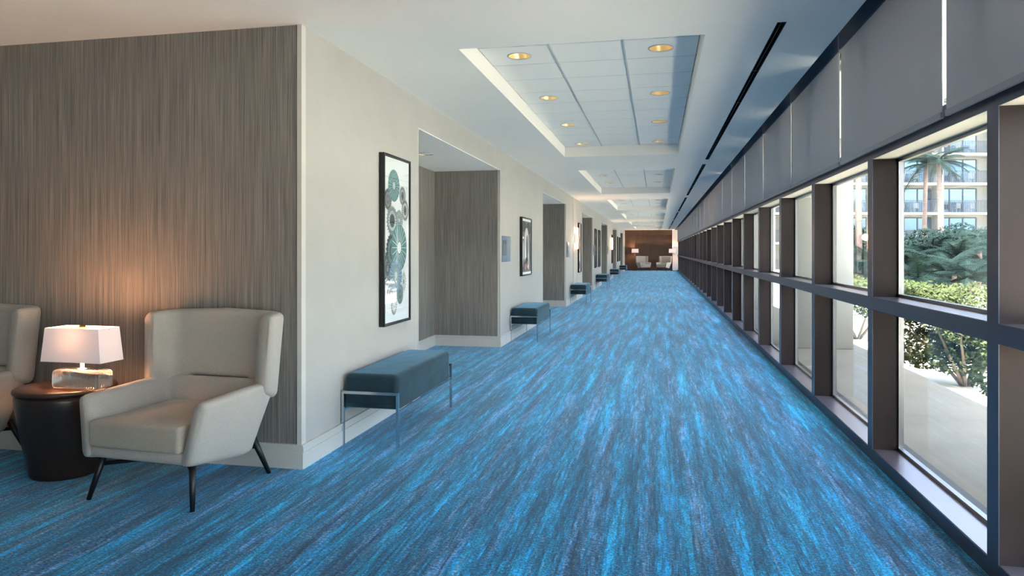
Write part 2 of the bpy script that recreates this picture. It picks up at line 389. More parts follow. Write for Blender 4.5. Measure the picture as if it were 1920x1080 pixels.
tag(MB().lathe([(.0, -.05), (.03, -.045), (.05, -.02), (.055, 0)], 16).build('smoke_detector', M['gridm'], None, loc=(.15, 46.6, H)), 'small round smoke detector on the ceiling near the end wall', 'detector')

# end wall, back wall, unseen side wall
struct('wall_end', MB().box(XL-.3, XG+.2, YE, YE+.2, 0, 3.1), M['endpaper'], 'brown wood toned end wall behind the far armchairs')
struct('trim_%d' % (n+1), MB().box(XL, -1.5, YE-.35, YE, 0, H).box(-1.5, 1.0, YE-.35, YE, 2.42, H), M['endpaper'], 'brown projecting pier and header framing the end niche')
struct('trim_%d' % (n+2), MB().box(1.0, XG+.1, YE-.35, YE, 0, H), M['white'], 'white end pier beside the far right lamp')
struct('wall_back', MB().box(XW-.2, XG+.2, YB-.2, YB, 0, 3.1), M['wall'], 'cream wall behind the camera')
struct('wall_side', MB().box(XW-.2, XW, YB, 4.2, 0, 3.1), M['wall'], 'cream lounge side wall outside the photograph')

# ------------------------------------------------------------------ window wall
PW = 1.70; FW = .10
y0 = 3.18-PW*4; nb = int((YE-.35-y0)/PW)+1
DP = XG-XR
def window_bay(i):
    ya = y0+PW*i; yb = min(ya+PW, YE-.35)
    if ya >= YE-.36: return
    yi = ya+FW
    f = MB().box(XR, XG, ya, yb, 0, .075).box(XR, XG, ya, yb, .972, 1.052).box(XR, XG, ya, yb, 1.936, 2.05).box(XR, XG, ya, yb, 2.96, 3.04)
    root = MB()
    root.cur = 0; root.box(XR, XG, yi, yb, 0, .075); root.box(XR, XG, yi, yb, .972, 1.052); root.box(XR, XG, yi, yb, 1.940, 2.05); root.box(XR, XG, yi, yb, 2.96, 3.04)
    r = struct('window_%d' % (i+1), root, [M['bronze']], 'tall bronze framed corridor window bay')
    MB().box(XR-.004, XR, yi, yb, 0, .075).box(XR-.004, XR, yi, yb, .972, 1.052).box(XR-.004, XR, yi, yb, 1.936, 2.05).box(XR-.004, XR, ya, yi, 0, 3.0).build('face_plate', M['frame'], r)
    MB().box(XR, XG, ya, yi, 0, 3.04).build('mullion', M['bronze'], r)
    MB().box(XR, XG, yi, yb, 1.936, 1.940).build('soffit', M['soffit'], r)  # transom underside, a lighter cream than the rest of the frame
    MB().box(XR, XG, yi, yb, .075, .078).build('sill_sky_sheen', M['cap'], r); MB().box(XR, XG, yi, yb, 1.052, 1.055).build('rail_sky_sheen', M['cap'], r)  # added strips: sky reflected on the bronze tops, painted as lighter metal
    for z0, z1 in ((.075, .972), (1.052, 1.936), (2.05, 2.96)):
        q = .022
        MB().box(XG, XG+.03, yi-.02, yi-.02+q+.02, z0, z1).box(XG, XG+.03, yb-q, yb, z0, z1).box(XG, XG+.03, yi, yb, z0-.01, z0+q).box(XG, XG+.03, yi, yb, z1-q, z1+.01).build('glazing_bead', M['bead'], r)
        MB().box(XG+.012, XG+.018, yi, yb-.0, z0, z1).build('pane', M['glass'], r)
for i in range(nb): window_bay(i)
struct('wall_right', MB().box(XG+.03, XG+.12, YB, YE, 2.97, 3.5).box(XG+.03, XG+.12, YB, YE, -.4, .06).box(XG+.03, XG+.12, YB, YE, .985, 1.04).box(XG+.03, XG+.12, YB, YE, 1.96, 2.04), M['bronze'], 'bronze clad outer rails of the window wall')
# shades
SP = 1.905; XS = 1.315; gaps = [3.63+SP*(k-3) for k in range(30)]
n5 = ['grey roller shade at the right edge, cut off by the photograph', 'second grey roller shade from the right edge, above the first clear window', 'third grey roller shade from the right edge', 'fourth grey roller shade from the right edge', 'fifth grey roller shade from the right edge']
sh0 = None
for k in range(len(gaps)-1):
    ya, yb = gaps[k]+.026, gaps[k+1]-.026
    if ya < YB or yb > YE-.3: continue
    j = k-2
    lab = n5[j] if 0 <= j < 5 else ('grey roller shade behind the camera position' if j < 0 else 'distant grey roller shade beyond the fifth from the right edge')
    if sh0 is None:
        wd = yb-ya
        sh0 = thing('roller_shade', lab, 'blind', (XS, ya, 0), 0, None)
        MB().box(0, .004, 0, wd, 2.0, 2.93).build('fabric', M['shade'], sh0)
        MB().box(-.006, .010, 0, wd, 1.975, 2.003).build('hem_bar', M['hem'], sh0)
        MB().tube([(.03, 0, 2.935), (.03, wd, 2.935)], .028, 12).build('roller_tube', M['shade'], sh0)
        MB().box(-.012, .0, -.018, wd+.018, 2.82, 3.035).build('fascia', M['cass'], sh0)
        MB().box(-.006, .05, -.018, -.012, 2.80, 2.96).build('bracket', M['bead'], sh0)
        o = sh0
    else: o = dup(sh0, (XS, ya, 0), 0, lab)
    if not 0 <= j < 5:
        o['group'] = 'far roller shades' if j > 0 else 'shades behind the camera'

# ------------------------------------------------------------------ armchair
def ushell(w, yf, yb, r, th, zb, zt, rho=.028, ns=60, endr=3):
    """upholstered U shell: w(z), yf(z), yb(z) outer half width, front and back; zb(s), zt(s) with s in -1..1"""
    def path(z, off, t):
        W, F, B, R = w(z)-off, yf(z), yb(z)-off, max(r-off, .02)
        l1 = max(B-R-F, .001); l2 = PI/2*R; l3 = 2*(W-R); tot = 2*l1+2*l2+l3; s_ = t*tot
        if s_ < l1: return Vector((-W, F+s_, z))
        s_ -= l1
        if s_ < l2: a = s_/R; return Vector((-W+R-R*math.cos(a), B-R+R*math.sin(a), z))
        s_ -= l2
        if s_ < l3: return Vector((-W+R+s_, B, z))
        s_ -= l3
        if s_ < l2: a = s_/R; return Vector((W-R+R*math.sin(a), B-R+R*math.cos(a), z))
        s_ -= l2; return Vector((W, B-R-s_, z))
    prof = []
    def cor(ox, oz, a0, a1):
        for q in range(4):
            a = a0+(a1-a0)*q/3; prof.append((ox, oz, math.cos(a), math.sin(a)))
    rings = []
    # ring: offset fraction, z fraction with rounded corners
    for i in range(ns+1):
        t = i/ns; e = min(t, 1-t)*ns
        sc = {0: .62, 1: .9}.get(int(round(e)), 1.) if e < 1.5 else 1.
        s_ = 2*t-1; b, tp = zb(s_), zt(s_)
        ring = []
        for (cx, cz, a0) in ((0, 0, -PI/2), (0, 1, PI), (1, 1, PI/2), (1, 0, 0)):
            for q in range(4):
                a = a0 - (PI/2)*q/3 if True else 0
                ox = (rho if cx == 0 else th-rho)+rho*math.cos(a)
                oz = (b+rho if cz == 0 else tp-rho)+rho*math.sin(a)
                ox = th/2+(ox-th/2)*sc; mid = (b+tp)/2; oz = mid+(oz-mid)*(1-(1-sc)*.12)
                ring.append((ox, oz))
        # corner order produces clockwise loop: bottom-outer, top-outer, top-inner, bottom-inner
        rings.append([path(oz, ox, t) for ox, oz in ring])
    nn = len(rings[0]); m = MB(); vs = [p for rg in rings for p in rg]; fs = []
    for i in range(ns):
        for j in range(nn): fs.append((i*nn+j, i*nn+(j+1) % nn, (i+1)*nn+(j+1) % nn, (i+1)*nn+j))
    fs.append(tuple(range(nn))[::-1]); fs.append(tuple(ns*nn+j for j in range(nn)))
    return m.add(vs, fs, True)
def fixn(o):
    bm = bmesh.new(); bm.from_mesh(o.data); bmesh.ops.recalc_face_normals(bm, faces=bm.faces[:]); bm.to_mesh(o.data); bm.free(); return o
def lerp(a, b, t): return a+(b-a)*t
def make_armchair(lab):
    t = thing('armchair', lab, 'armchair', (0, 0, 0))
    k = lambda z: max(0, min(1, (z-.22)/.34))
    smo = lambda x: x*x*(3-2*x)
    body = ushell(lambda z: lerp(.352, .422, k(z)), lambda z: lerp(-.365, -.325, k(z)), lambda z: lerp(.23, .345, k(z)), .12, .086,
                  lambda s: lerp(.178, .236, max(0, (abs(s)-.5)/.5)), lambda s: lerp(.575, .562, max(0, (abs(s)-.6)/.4)), .034)
    o = fixn(body.build('arm_shell', M['chairf'], t))
    fr = MB().box(-.318, .318, -.356, .20, .240, .302)
    fixn(fr.build('seat_frame', M['chairf'], t, bev=.022, seg=3))
    cz = MB()
    cu = []
    nx, ny = 8, 8
    MBc = MB().box(-.288, .288, -.378, .26, .300, .438)
    co = MBc.build('seat_cushion', M['cush'], t, bev=.022, seg=4)
    for v in co.data.vertices:
        if v.co.z > .37:
            q = 1-(v.co.x/.29)**2; v.co.z += .012*max(q, 0)
        f = (v.co.y+.375)/.645; v.co.x *= lerp(1.0, .93, f)
    k2 = lambda z: max(0, min(1, (z-.5)/.48))
    def bowl(z): # wing edge curve: deepest in the middle
        q = (z-.5)/.48; return .165-.03*math.sin(PI*max(0, min(1, q)))
    back = ushell(lambda z: lerp(.438, .462, k2(z)), lambda z: bowl(z)+.03*k2(z)**3, lambda z: lerp(.385, .42, k2(z)), .18, .10,
                  lambda s: lerp(.575, .475, smo(min(1, max(0, (abs(s)-.40)/.3))))+.04*max(0, (abs(s)-.8)/.2), lambda s: lerp(.992, .972, abs(s)), .036)
    fixn(back.build('wing_backrest', M['chairf'], t))
    for sx in (-1, 1):
        for sy in (-1, 1):
            top = Vector((.285*sx, .27*sy-(.03 if sy > 0 else .0), .25 if sy < 0 else .235)); bot = Vector((.335*sx, .33*sy, 0))
            MB().tube([bot, bot.lerp(top, .5), top], [.0125, .0165, .02], 10).build('leg', M['leg'], t)
    MB().tube([(-.299, -.284, .185), (.299, .277, .175)], .012, 8).tube([(.299, -.284, .185), (-.299, .277, .175)], .012, 8).build('cross_brace', M['leg'], t)
    MB().box(-.285, .285, -.27, -.235, .226, .242).box(-.27, .27, .2, .23, .205, .228).build('base_rail', M['leg'], t)
    return t
ch = make_armchair('oatmeal wing armchair with tweed seat, right of the lit table lamp')
ch.location = (-2.662, 3.575, 0); ch.rotation_euler = (0, 0, math.radians(-4))
dup(ch, (-4.475, 3.64, 0), math.radians(-4), 'oatmeal wing armchair cut off by the left edge of the photograph')
dup(ch, (-.90, 47.9, 0), math.radians(28), 'small distant armchair at the end wall, left one')
dup(ch, (.43, 47.9, 0), math.radians(-28), 'small distant armchair at the end wall, right one')

# ------------------------------------------------------------------ drum table and lamp
tc = cam_at(124, 4.28); TH = .53
t = thing('drum_side_table', 'dark round drum side table between the two front armchairs', 'table', (tc.x, tc.y, 0))
MB().lathe([(.165, 0), (.185, .004), (.19, .02), (.235, .25), (.262, .42), (.266, .47), (.262, .499)], 56).build('drum_body', M['tablew'], t)
MB().lathe([(.262, .499), (.272, .503), (.275, .514), (.272, .525), (.262, TH), (.0, TH)], 56).build('table_top', M['topw'], t)
lp = Vector((-3.385, 3.618, 0))
M['linen'] = translucent('white_linen_shade', (232, 232, 240), .13)
M['crystal'] = mat('ribbed_crystal', (250, 250, 250), .02); BS(M['crystal']).inputs['Transmission Weight'].default_value = 1; BS(M['crystal']).inputs['IOR'].default_value = 1.45
bulb_m = emit('lamp_bulb', (255, 190, 120), 12)
def shade_part(t, w0, d0, w1, d1, z0, z1, name='lamp_shade'):
    m = MB(); th = .003
    def ringp(w, d, z): return [(-w/2, -d/2, z), (w/2, -d/2, z), (w/2, d/2, z), (-w/2, d/2, z)]
    vs = ringp(w0, d0, z0)+ringp(w1, d1, z1)+ringp(w1-2*th, d1-2*th, z1)+ringp(w0-2*th, d0-2*th, z0)
    fs = []
    for r in range(4):
        for j in range(4): fs.append((r*4+j, r*4+(j+1) % 4, ((r+1) % 4)*4+(j+1) % 4, ((r+1) % 4)*4+j))
    m.add(vs, fs); return m.build(name, M['linen'], t)
def point(name, loc, e, col=(1, .62, .32), r=.03, parent=None):
    l = bpy.data.lights.new(name, 'POINT'); l.energy = e; l.color = col; l.shadow_soft_size = r
    o = bpy.data.objects.new(name, l); C.objects.link(o); o.location = loc
    if parent: o.parent = parent
    return o
lamp = thing('table_lamp', 'lit table lamp with white rectangular shade and ribbed glass base', 'lamp', (lp.x, lp.y, TH), math.radians(-1))
# ribbed crystal block: rounded rectangle plan with ribs, rounded shoulders
def ribbed(w, d, h, rib=.006, per=.0165):
    def plan(off):
        W, D_, R = w/2-off, d/2-off, .03
        seq = []
        for cx, cy, a0 in ((W-R, D_-R, 0), (-W+R, D_-R, PI/2), (-W+R, -D_+R, PI), (W-R, -D_+R, 3*PI/2)):
            for q in range(7): a = a0+PI/2*q/6; seq.append(Vector((cx+R*math.cos(a), cy+R*math.sin(a), 0)))
        return seq
    def resample(seq, nseg):
        pts = seq+[seq[0]]; ds = [0]
        for i in range(len(pts)-1): ds.append(ds[-1]+(pts[i+1]-pts[i]).length)
        out = []; tot = ds[-1]; j = 0
        for q in range(nseg):
            s_ = tot*q/nseg
            while ds[j+1] < s_: j += 1
            f = (s_-ds[j])/max(ds[j+1]-ds[j], 1e-6); p = pts[j].lerp(pts[j+1], f); dd = (pts[j+1]-pts[j]).normalized(); out.append((p, Vector((dd.y, -dd.x, 0))))
        return out
    nr = int(2*(w+d)/per); seg = nr*4; m = MB(); vs = []
    zs = [(0, .012, .3), (.003, .004, .7), (.01, 0, 1), (h*.5, 0, 1), (h-.02, 0, 1), (h-.008, .006, .8), (h-.002, .016, .4), (h, .03, 0)]
    for z, off, rb in zs:
        for i, (p, nn_) in enumerate(resample(plan(off), seg)):
            q = p+nn_*rib*rb*(abs(math.sin(PI*i/4))); vs.append((q.x, q.y, z))
    fs = []
    for i in range(len(zs)-1):
        for j in range(seg): fs.append((i*seg+j, i*seg+(j+1) % seg, (i+1)*seg+(j+1) % seg, (i+1)*seg+j))
    fs.append(tuple(range(seg))[::-1]); fs.append(tuple((len(zs)-1)*seg+j for j in range(seg)))
    return m.add(vs, fs, True)
fixn(ribbed(.325, .13, .110).build('glass_base', M['crystal'], lamp, loc=(0, 0, .001)))
MB().lathe([(.028, .106), (.026, .114), (.012, .118), (.011, .20), (.006, .205)], 20).build('neck', M['chrome'], lamp)
shade_part(lamp, .42, .18, .375, .165, .160, .360)
MB().tube([(-.19, 0, .352), (.19, 0, .352)], .0022, 6).tube([(0, -.08, .352), (0, .08, .352)], .0022, 6).tube([(0, 0, .2), (0, 0, .352)], .003, 6).build('harp', M['brass'], lamp)
MB().lathe([(.0, .354), (.018, .354), (.020, .362), (.016, .370), (.0, .372)], 20).build('finial', M['brass'], lamp)
MB().lathe([(.0, .205), (.014, .215), (.024, .24), (.02, .262), (.0, .272)], 16).build('bulb', bulb_m, lamp)
point('lamp_bulb_light', (0, 0, .31), 5.2, (1, .47, .21), .07, parent=lamp)

# ------------------------------------------------------------------ benches
BL = 1.27
def make_bench(lab):
    t = thing('upholstered_bench', lab, 'bench')
    c = MB().box(-.197, .197, .012, BL-.012, .252, .492).build('cushion', M['velvet'], t, bev=.046, seg=5)
    for v in c.data.vertices:
        if v.co.z < .34:   # square lower edge
            v.co.x = math.copysign(min(abs(v.co.x)*1.5, .19), v.co.x) if abs(v.co.x) > .13 else v.co.x
        else: v.co.z += .008*max(0, 1-(v.co.x/.19)**2)
    for sx in (-1, 1):
        for y in (0, BL-.0): MB().box(sx*.2-.009, sx*.2+.009, y-.009, y+.009, 0, .378).build('leg', M['chrome'], t)
    for y in (0, BL): MB().box(-.191, .191, y-.009, y+.009, .358, .378).build('end_rail', M['chrome'], t)
    for sx in (-1, 1): MB().box(sx*.2-.006, sx*.2+.006, .009, BL-.009, .236, .250).build('side_rail', M['chrome'], t)
    MB().box(-.194, .194, .3, .32, .238, .250).box(-.194, .194, BL-.32, BL-.3, .238, .250).build('support_rail', M['chrome'], t)
    return t
bys = [4.55, 10.28, 17.6, 25.1, 32.7, 41.0]
blab = ['dark teal velvet bench with chrome legs nearest the camera', 'second teal velvet bench, under the blue grey plaque and second picture', 'third teal bench, just past the second alcove', 'fourth teal bench down the corridor', 'fifth teal bench down the corridor', 'farthest teal bench, close to the end wall']
be = make_bench(blab[0]); be.location = (-1.938, bys[0], 0); be['group'] = 'velvet benches along the wall'
for y, lb in zip(bys[1:], blab[1:]): dup(be, (-1.938, y, 0), 0, lb, 'velvet benches along the wall')

# ------------------------------------------------------------------ pictures, plaques, sconces
XF = XL
def frame_thing(lab, y, z, wd, ht, d=.045, fw=.022):
    t = thing('framed_picture', lab, 'picture', (XF, y, z))
    MB().box(0.001, d, 0, fw, 0, ht).box(0.001, d, wd-fw, wd, 0, ht).box(0.001, d, fw, wd-fw, 0, fw).box(0.001, d, fw, wd-fw, ht-fw, ht).build('frame', M['blackw'], t, bev=.002, seg=1)
    return t
def disc(m, cy, cz, ry, rz, x, n=36, spikes=0):
    vs = [(x, cy, cz)]; 
    for j in range(n):
        k = 1+(spikes if j % 2 else 0); a = 2*PI*j/n; vs.append((x, cy+ry*k*math.cos(a), cz+rz*k*math.sin(a)))
    m.add(vs, [(0, j+1, (j+1) % n+1) for j in range(n)])
am = {k: mat('print_'+k, c, .7) for k, c in dict(teal=(88, 134, 136), deep=(52, 92, 98), pale=(184, 206, 204), grey=(132, 138, 142), dark=(62, 66, 72), blue=(112, 142, 170), white=(236, 238, 238), rust=(170, 120, 104), mid=(112, 108, 112), light=(200, 198, 198), charcoal=(66, 64, 70)).items()}
# picture 1: shells on white
fh, fwid = 1.385, .615
p1 = frame_thing('tall black framed print of teal urchin shells on white', 5.235, .745, fwid, fh)
MB().box(.001, .014, .022, fwid-.022, .022, fh-.022).build('paper', M['artw'], p1, loc=(.018, 0, 0))
keys = ['teal', 'deep', 'pale', 'grey', 'dark', 'blue', 'white']
pm = MB(); x = .0146
def urchin(cy, cz, ry, rz, ks, sp=.0, rings=3, x=.0146):
    for i in range(rings+1):
        f = 1-i/(rings+1.) ; pm.cur = keys.index(ks[i % len(ks)]); disc(pm, cy, cz, ry*f, rz*f, x+i*.00015, 48, sp if i == 0 else 0)
    pm.cur = keys.index(ks[-1])
    for j in range(20):   # radial ribs
        a = 2*PI*j/20; c, s_ = math.cos(a), math.sin(a); wd = .0022
        a0, a1 = .3, .95
        pm.add([(x+.0009, cy+ry*a0*c-wd*s_, cz+rz*a0*s_+wd*c), (x+.0009, cy+ry*a1*c-wd*s_, cz+rz*a1*s_+wd*c), (x+.0009, cy+ry*a1*c+wd*s_, cz+rz*a1*s_-wd*c), (x+.0009, cy+ry*a0*c+wd*s_, cz+rz*a0*s_-wd*c)], [(0, 1, 2, 3)])
urchin(.44, 1.07, .07, .075, ['grey', 'pale', 'grey', 'dark'], .12)
urchin(.50, .95, .075, .085, ['grey', 'white', 'grey', 'dark'], .12, x=.0150)
urchin(.11, 1.02, .07, .08, ['dark', 'grey', 'dark', 'grey'], .18, x=.0148)
urchin(.24, 1.14, .125, .13, ['teal', 'teal', 'deep', 'pale'], .03, x=.0154)
urchin(.36, .86, .08, .08, ['grey', 'grey', 'dark', 'pale'], .15, x=.0148)
urchin(.20, .85, .11, .11, ['grey', 'pale', 'dark', 'dark'], .18, x=.0156)
urchin(.20, .60, .12, .14, ['dark', 'teal', 'dark', 'grey'], .15, x=.0152)
urchin(.10, .46, .09, .12, ['deep', 'grey', 'dark', 'grey'], .2, x=.0150)
urchin(.36, .63, .175, .195, ['teal', 'teal', 'teal', 'white'], .02, x=.0162)
urchin(.47, .34, .07, .10, ['white', 'pale', 'white', 'grey'], .1, x=.0150)
urchin(.18, .26, .09, .07, ['grey', 'pale', 'dark', 'grey'], .15, x=.0150)
urchin(.38, .24, .07, .08, ['teal', 'grey', 'deep', 'grey'], .12, x=.0154)
urchin(.28, .40, .135, .135, ['blue', 'blue', 'grey', 'pale'], .04, x=.0170)
urchin(.24, .17, .06, .09, ['grey', 'pale', 'grey', 'white'], .08, x=.0160)
pm.build('print', [am[k] for k in keys], p1, loc=(.018, 0, 0))
MB().box(.0205, .0215, .022, fwid-.022, .022, fh-.022).build('glazing', glass_mat('picture_glass', (255, 255, 255)), p1, loc=(.018, 0, 0))
# picture 2: grey study with white mounts top and bottom
w2, h2 = .86, .955
p2 = frame_thing('black framed monochrome print beside the blue grey plaque', 11.06, .94, w2, h2)
MB().box(.001, .014, .022, w2-.022, .022, h2-.022).build('paper', M['artw'], p2, loc=(.018, 0, 0))
k2 = ['charcoal', 'mid', 'light', 'white', 'rust', 'dark']
q2 = MB(); q2.cur = 1; q2.add([(.0145, .03, .06), (.0145, w2-.03, .06), (.0145, w2-.03, h2-.06), (.0145, .03, h2-.06)], [(0, 1, 2, 3)])
for (cy, cz, ry, rz, kk, xx) in ((.2, .80, .2, .09, 0, .0148), (.6, .78, .2, .1, 0, .0148), (.43, .52, .2, .27, 2, .0152), (.47, .47, .1, .2, 1, .0156), (.12, .62, .08, .02, 3, .0156), (.13, .36, .05, .22, 2, .0152), (.30, .30, .05, .2, 3, .0158), (.62, .32, .05, .24, 2, .0152), (.74, .4, .03, .2, 0, .0154), (.42, .2, .16, .1, 0, .0160), (.36, .15, .09, .05, 4, .0164), (.5, .18, .05, .06, 4, .0166), (.55, .14, .03, .04, 3, .0168), (.18, .18, .05, .1, 0, .0158)):
    q2.cur = kk; disc(q2, cy, cz, ry, rz, xx, 28)
q2.build('print', [am[k] for k in k2], p2, loc=(.018, 0, 0))
def dark_art(lab, y, z, wd, ht, warm=False):
    t = frame_thing(lab, y, z, wd, ht)
    m = MB().box(.001, .014, .022, wd-.022, .022, ht-.022); m.build('paper', am['mid'] if not warm else am['light'], t)
    q = MB()
    for i in range(5): q.cur = i % 3; disc(q, wd*.5+random.uniform(-.1, .1)*wd, ht*(.15+.17*i), wd*.28, ht*.09, .0145+i*.0002, 20)
    q.build('print', [am['dark'], am['light'], am['rust' if warm else 'pale']], t); return t
dark_art('tall dark framed picture past the first glowing sconce', 19.45, .74, .62, 1.385, True)
dark_art('left one of the two tall dark pictures between the third and fourth alcoves', 24.75, .74, .62, 1.385)
dark_art('right one of the two tall dark pictures between the third and fourth alcoves', 26.35, .74, .62, 1.385)
dark_art('tall dark picture under the second sconce', 34.1, .74, .62, 1.385)
dark_art('nearer of the two farthest dark pictures', 39.0, .74, .62, 1.385)
dark_art('farther of the two farthest dark pictures', 40.9, .74, .62, 1.385)
plab = ['blue grey wall plaque right of the first alcove', 'small plaque right of the second alcove', 'small plaque right of the third alcove', 'small plaque right of the fourth alcove']
for i, y in enumerate((9.735, 16.98, 24.24, 31.5)):
    t = thing('wall_plaque', plab[i], 'sign', (XL, y, 1.19), 0, 'plaques beside the alcoves')
    MB().box(.001, .012, 0, .55, 0, .372).build('plate', M['plaque'], t, bev=.002, seg=1)
    MB().box(.012, .018, .02, .24, .09, .31).build('inset_panel', M['plaqued'], t, bev=.002, seg=1)
for i, y in enumerate((18.62, 33.55)):
    t = thing('wall_sconce', ['glowing wall sconce between the second and third alcoves', 'farther glowing wall sconce beyond the fourth alcove'][i], 'lamp', (XL, y, 1.40))
    MB().box(.001, .02, .03, .13, .15, .40).build('back_plate', M['brass'], t)
    MB().box(.03, .10, 0, .16, 0, .56).build('diffuser', emit('sconce_glow', (255, 196, 158), 1.3), t, bev=.01)
    MB().tube([(.0, .08, .28), (.035, .08, .28)], .012, 10).build('arm', M['brass'], t)
    point('sconce_bulb_light', (.16, .08, .28), 5, (1, .66, .42), .08, t)
# far floor lamps
def floor_lamp(lab, loc):
    t = thing('floor_lamp', lab, 'lamp', loc)
    MB().lathe([(.13, 0), (.135, .012), (.12, .022), (.015, .03)], 28).build('base', M['black'], t)
    MB().tube([(0, 0, .02), (0, 0, 1.3)], .011, 10).build('pole', M['black'], t)
    shade_part(t, .46, .28, .44, .26, 1.20, 1.47)
    MB().lathe([(.0, 1.3), (.02, 1.32), (.026, 1.35), (.0, 1.38)], 12).build('bulb', bulb_m, t)
    point('floor_lamp_bulb_light', (0, 0, 1.36), 20, (1, .5, .24), parent=t); return t
floor_lamp('lit floor lamp left of the far armchairs', (-1.46, 48.35, 0))
floor_lamp('lit floor lamp right of the far armchairs', (1.0, 48.30, 0))

# ------------------------------------------------------------------ outdoors
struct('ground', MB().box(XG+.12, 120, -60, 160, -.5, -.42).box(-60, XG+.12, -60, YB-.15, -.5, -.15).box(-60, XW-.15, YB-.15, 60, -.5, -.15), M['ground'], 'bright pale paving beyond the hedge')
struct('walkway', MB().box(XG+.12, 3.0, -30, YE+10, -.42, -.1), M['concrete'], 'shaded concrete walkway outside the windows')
struct('canopy', MB().box(XG+.12, 3.05, -30, YE+10, 3.0, 3.5), M['stucco'], 'roof over the outdoor walkway')
for i in range(7):
    y = 11.1+P*(i-1)
    lab = {0: 'white pier just outside the frame beside the nearest window', 1: 'white square pier on the walkway seen through the second window'}.get(i, 'distant white walkway pier seen through the farther windows')
    t = tag(MB().box(2.02, 2.82, y, y+.45, -.1, 3.0).build('walkway_pier', M['pier'], None, bev=.01, seg=1), lab, 'pillar', None if i < 2 else 'far walkway piers')
# hotel
hp = cam_at(960, 65); HR = YAW
hotel = thing('hotel_building', 'pale multi storey hotel with balconies behind the palms', 'building', (hp.x, hp.y, -.42), HR)
zf = [-.18+2.75*i for i in range(8)]  # floor levels (local z, slab tops)
zf = [z+.42+(2.15-2.57) for z in zf]
zf = [.0+2.57-.0+2.75*(i-1) for i in range(8)]
X0, PB, NB = 39.9-5.2*4, 5.2, 8
MB().box(X0, X0+PB*NB, 1.6, 12, 0, zf[-1]+1.0).build('wall', M['hotel'], hotel)
pane_me = {}
for fi, z in enumerate(zf):
    MB().box(X0-.3, X0+PB*NB+.3, 0, 1.6, z-.22, z).build('balcony_slab', M['slab'], hotel)
    if fi == len(zf)-1: break
    for b in range(NB):
        xa = X0+PB*b; ml = (b % 2 == 1)       # glass side alternates
        g0, g1 = (xa+1.15, xa+PB-.25) if ml else (xa+.25, xa+PB-1.15)
        key = ml
        if key not in pane_me:
            lx = 0; wdt = g1-g0
            fm = MB()
            for q in range(4): fm.box(wdt*q/3-.05, wdt*q/3+.05, -.08, 0, 0, 2.3)
            fm.box(0, wdt, -.08, 0, 2.25, 2.35); fm.box(0, wdt, -.08, 0, 0, .08)
            pm2 = MB()
            for q in range(3): pm2.box(wdt*q/3+.05, wdt*(q+1)/3-.05, -.03, -.01, .08, 2.25)
            rm = MB().box(-.9, wdt+.1, -1.56, -1.52, 1.06, 1.10).box(-.9, wdt+.1, -1.55, -1.53, .08, .11)
            q = -.9
            while q < wdt+.1: rm.box(q, q+.02, -1.55, -1.53, .0, 1.06); q += .14
            rmm = MB().box(0, 1, 0, 1, 0, 1)
            pane_me[key] = (fm.mesh('window', M['hframe']), pm2.mesh('pane', M['hglass']))
        wo = ob('window', pane_me[key][0], hotel, (g0, 1.6, z)); ob('pane', pane_me[key][1], wo)
        if 'rail' not in pane_me:
            rm = MB().box(.12, PB-.12, 0, .04, 1.08, 1.12).box(.12, PB-.12, .01, .03, .08, .11)
            q = .12
            while q < PB-.12: rm.box(q, q+.04, .0, .03, 0, 1.08); q += .115
            pane_me['rail'] = rm.mesh('railing', M['rail'])
        ob('railing', pane_me['rail'], hotel, (xa, .05, z))
        if fi < 1 or fi > 6: continue
for b in range(NB+1):
    xa = X0+PB*b
    MB().box(xa-.1, xa+.1, .12, 1.6, 0, zf[-1]).build('party_wall', M['hotel'], hotel)
# balcony chairs
bc = MB().box(-.25, .25, -.25, .25, .40, .45).box(-.25, .25, .2, .25, .45, .9).box(-.28, -.24, -.2, .22, .6, .64).box(.24, .28, -.2, .22, .6, .64)
for sx in (-.23, .23):
    for sy in (-.22, .22): bc.box(sx-.02, sx+.02, sy-.02, sy+.02, 0, .42)
bcm = bc.mesh('balcony_chair', mat('grey_outdoor_furniture', (96, 104, 116), .5))
Rm = Matrix.Rotation(HR, 4, 'Z')
for fi in (1, 2, 3, 4):
    for b in range(2, 6):
        for dx in (1.7, 3.0):
            p = hp+(Rm @ Vector((X0+PB*b+dx, .8, 0))); 
            o = ob('balcony_chair', bcm, None, (p.x, p.y, -.42+zf[fi]), HR+PI+random.uniform(-.4, .4))
            tag(o, 'tiny chair standing on a hotel balcony', 'chair', 'chairs on the hotel balconies')

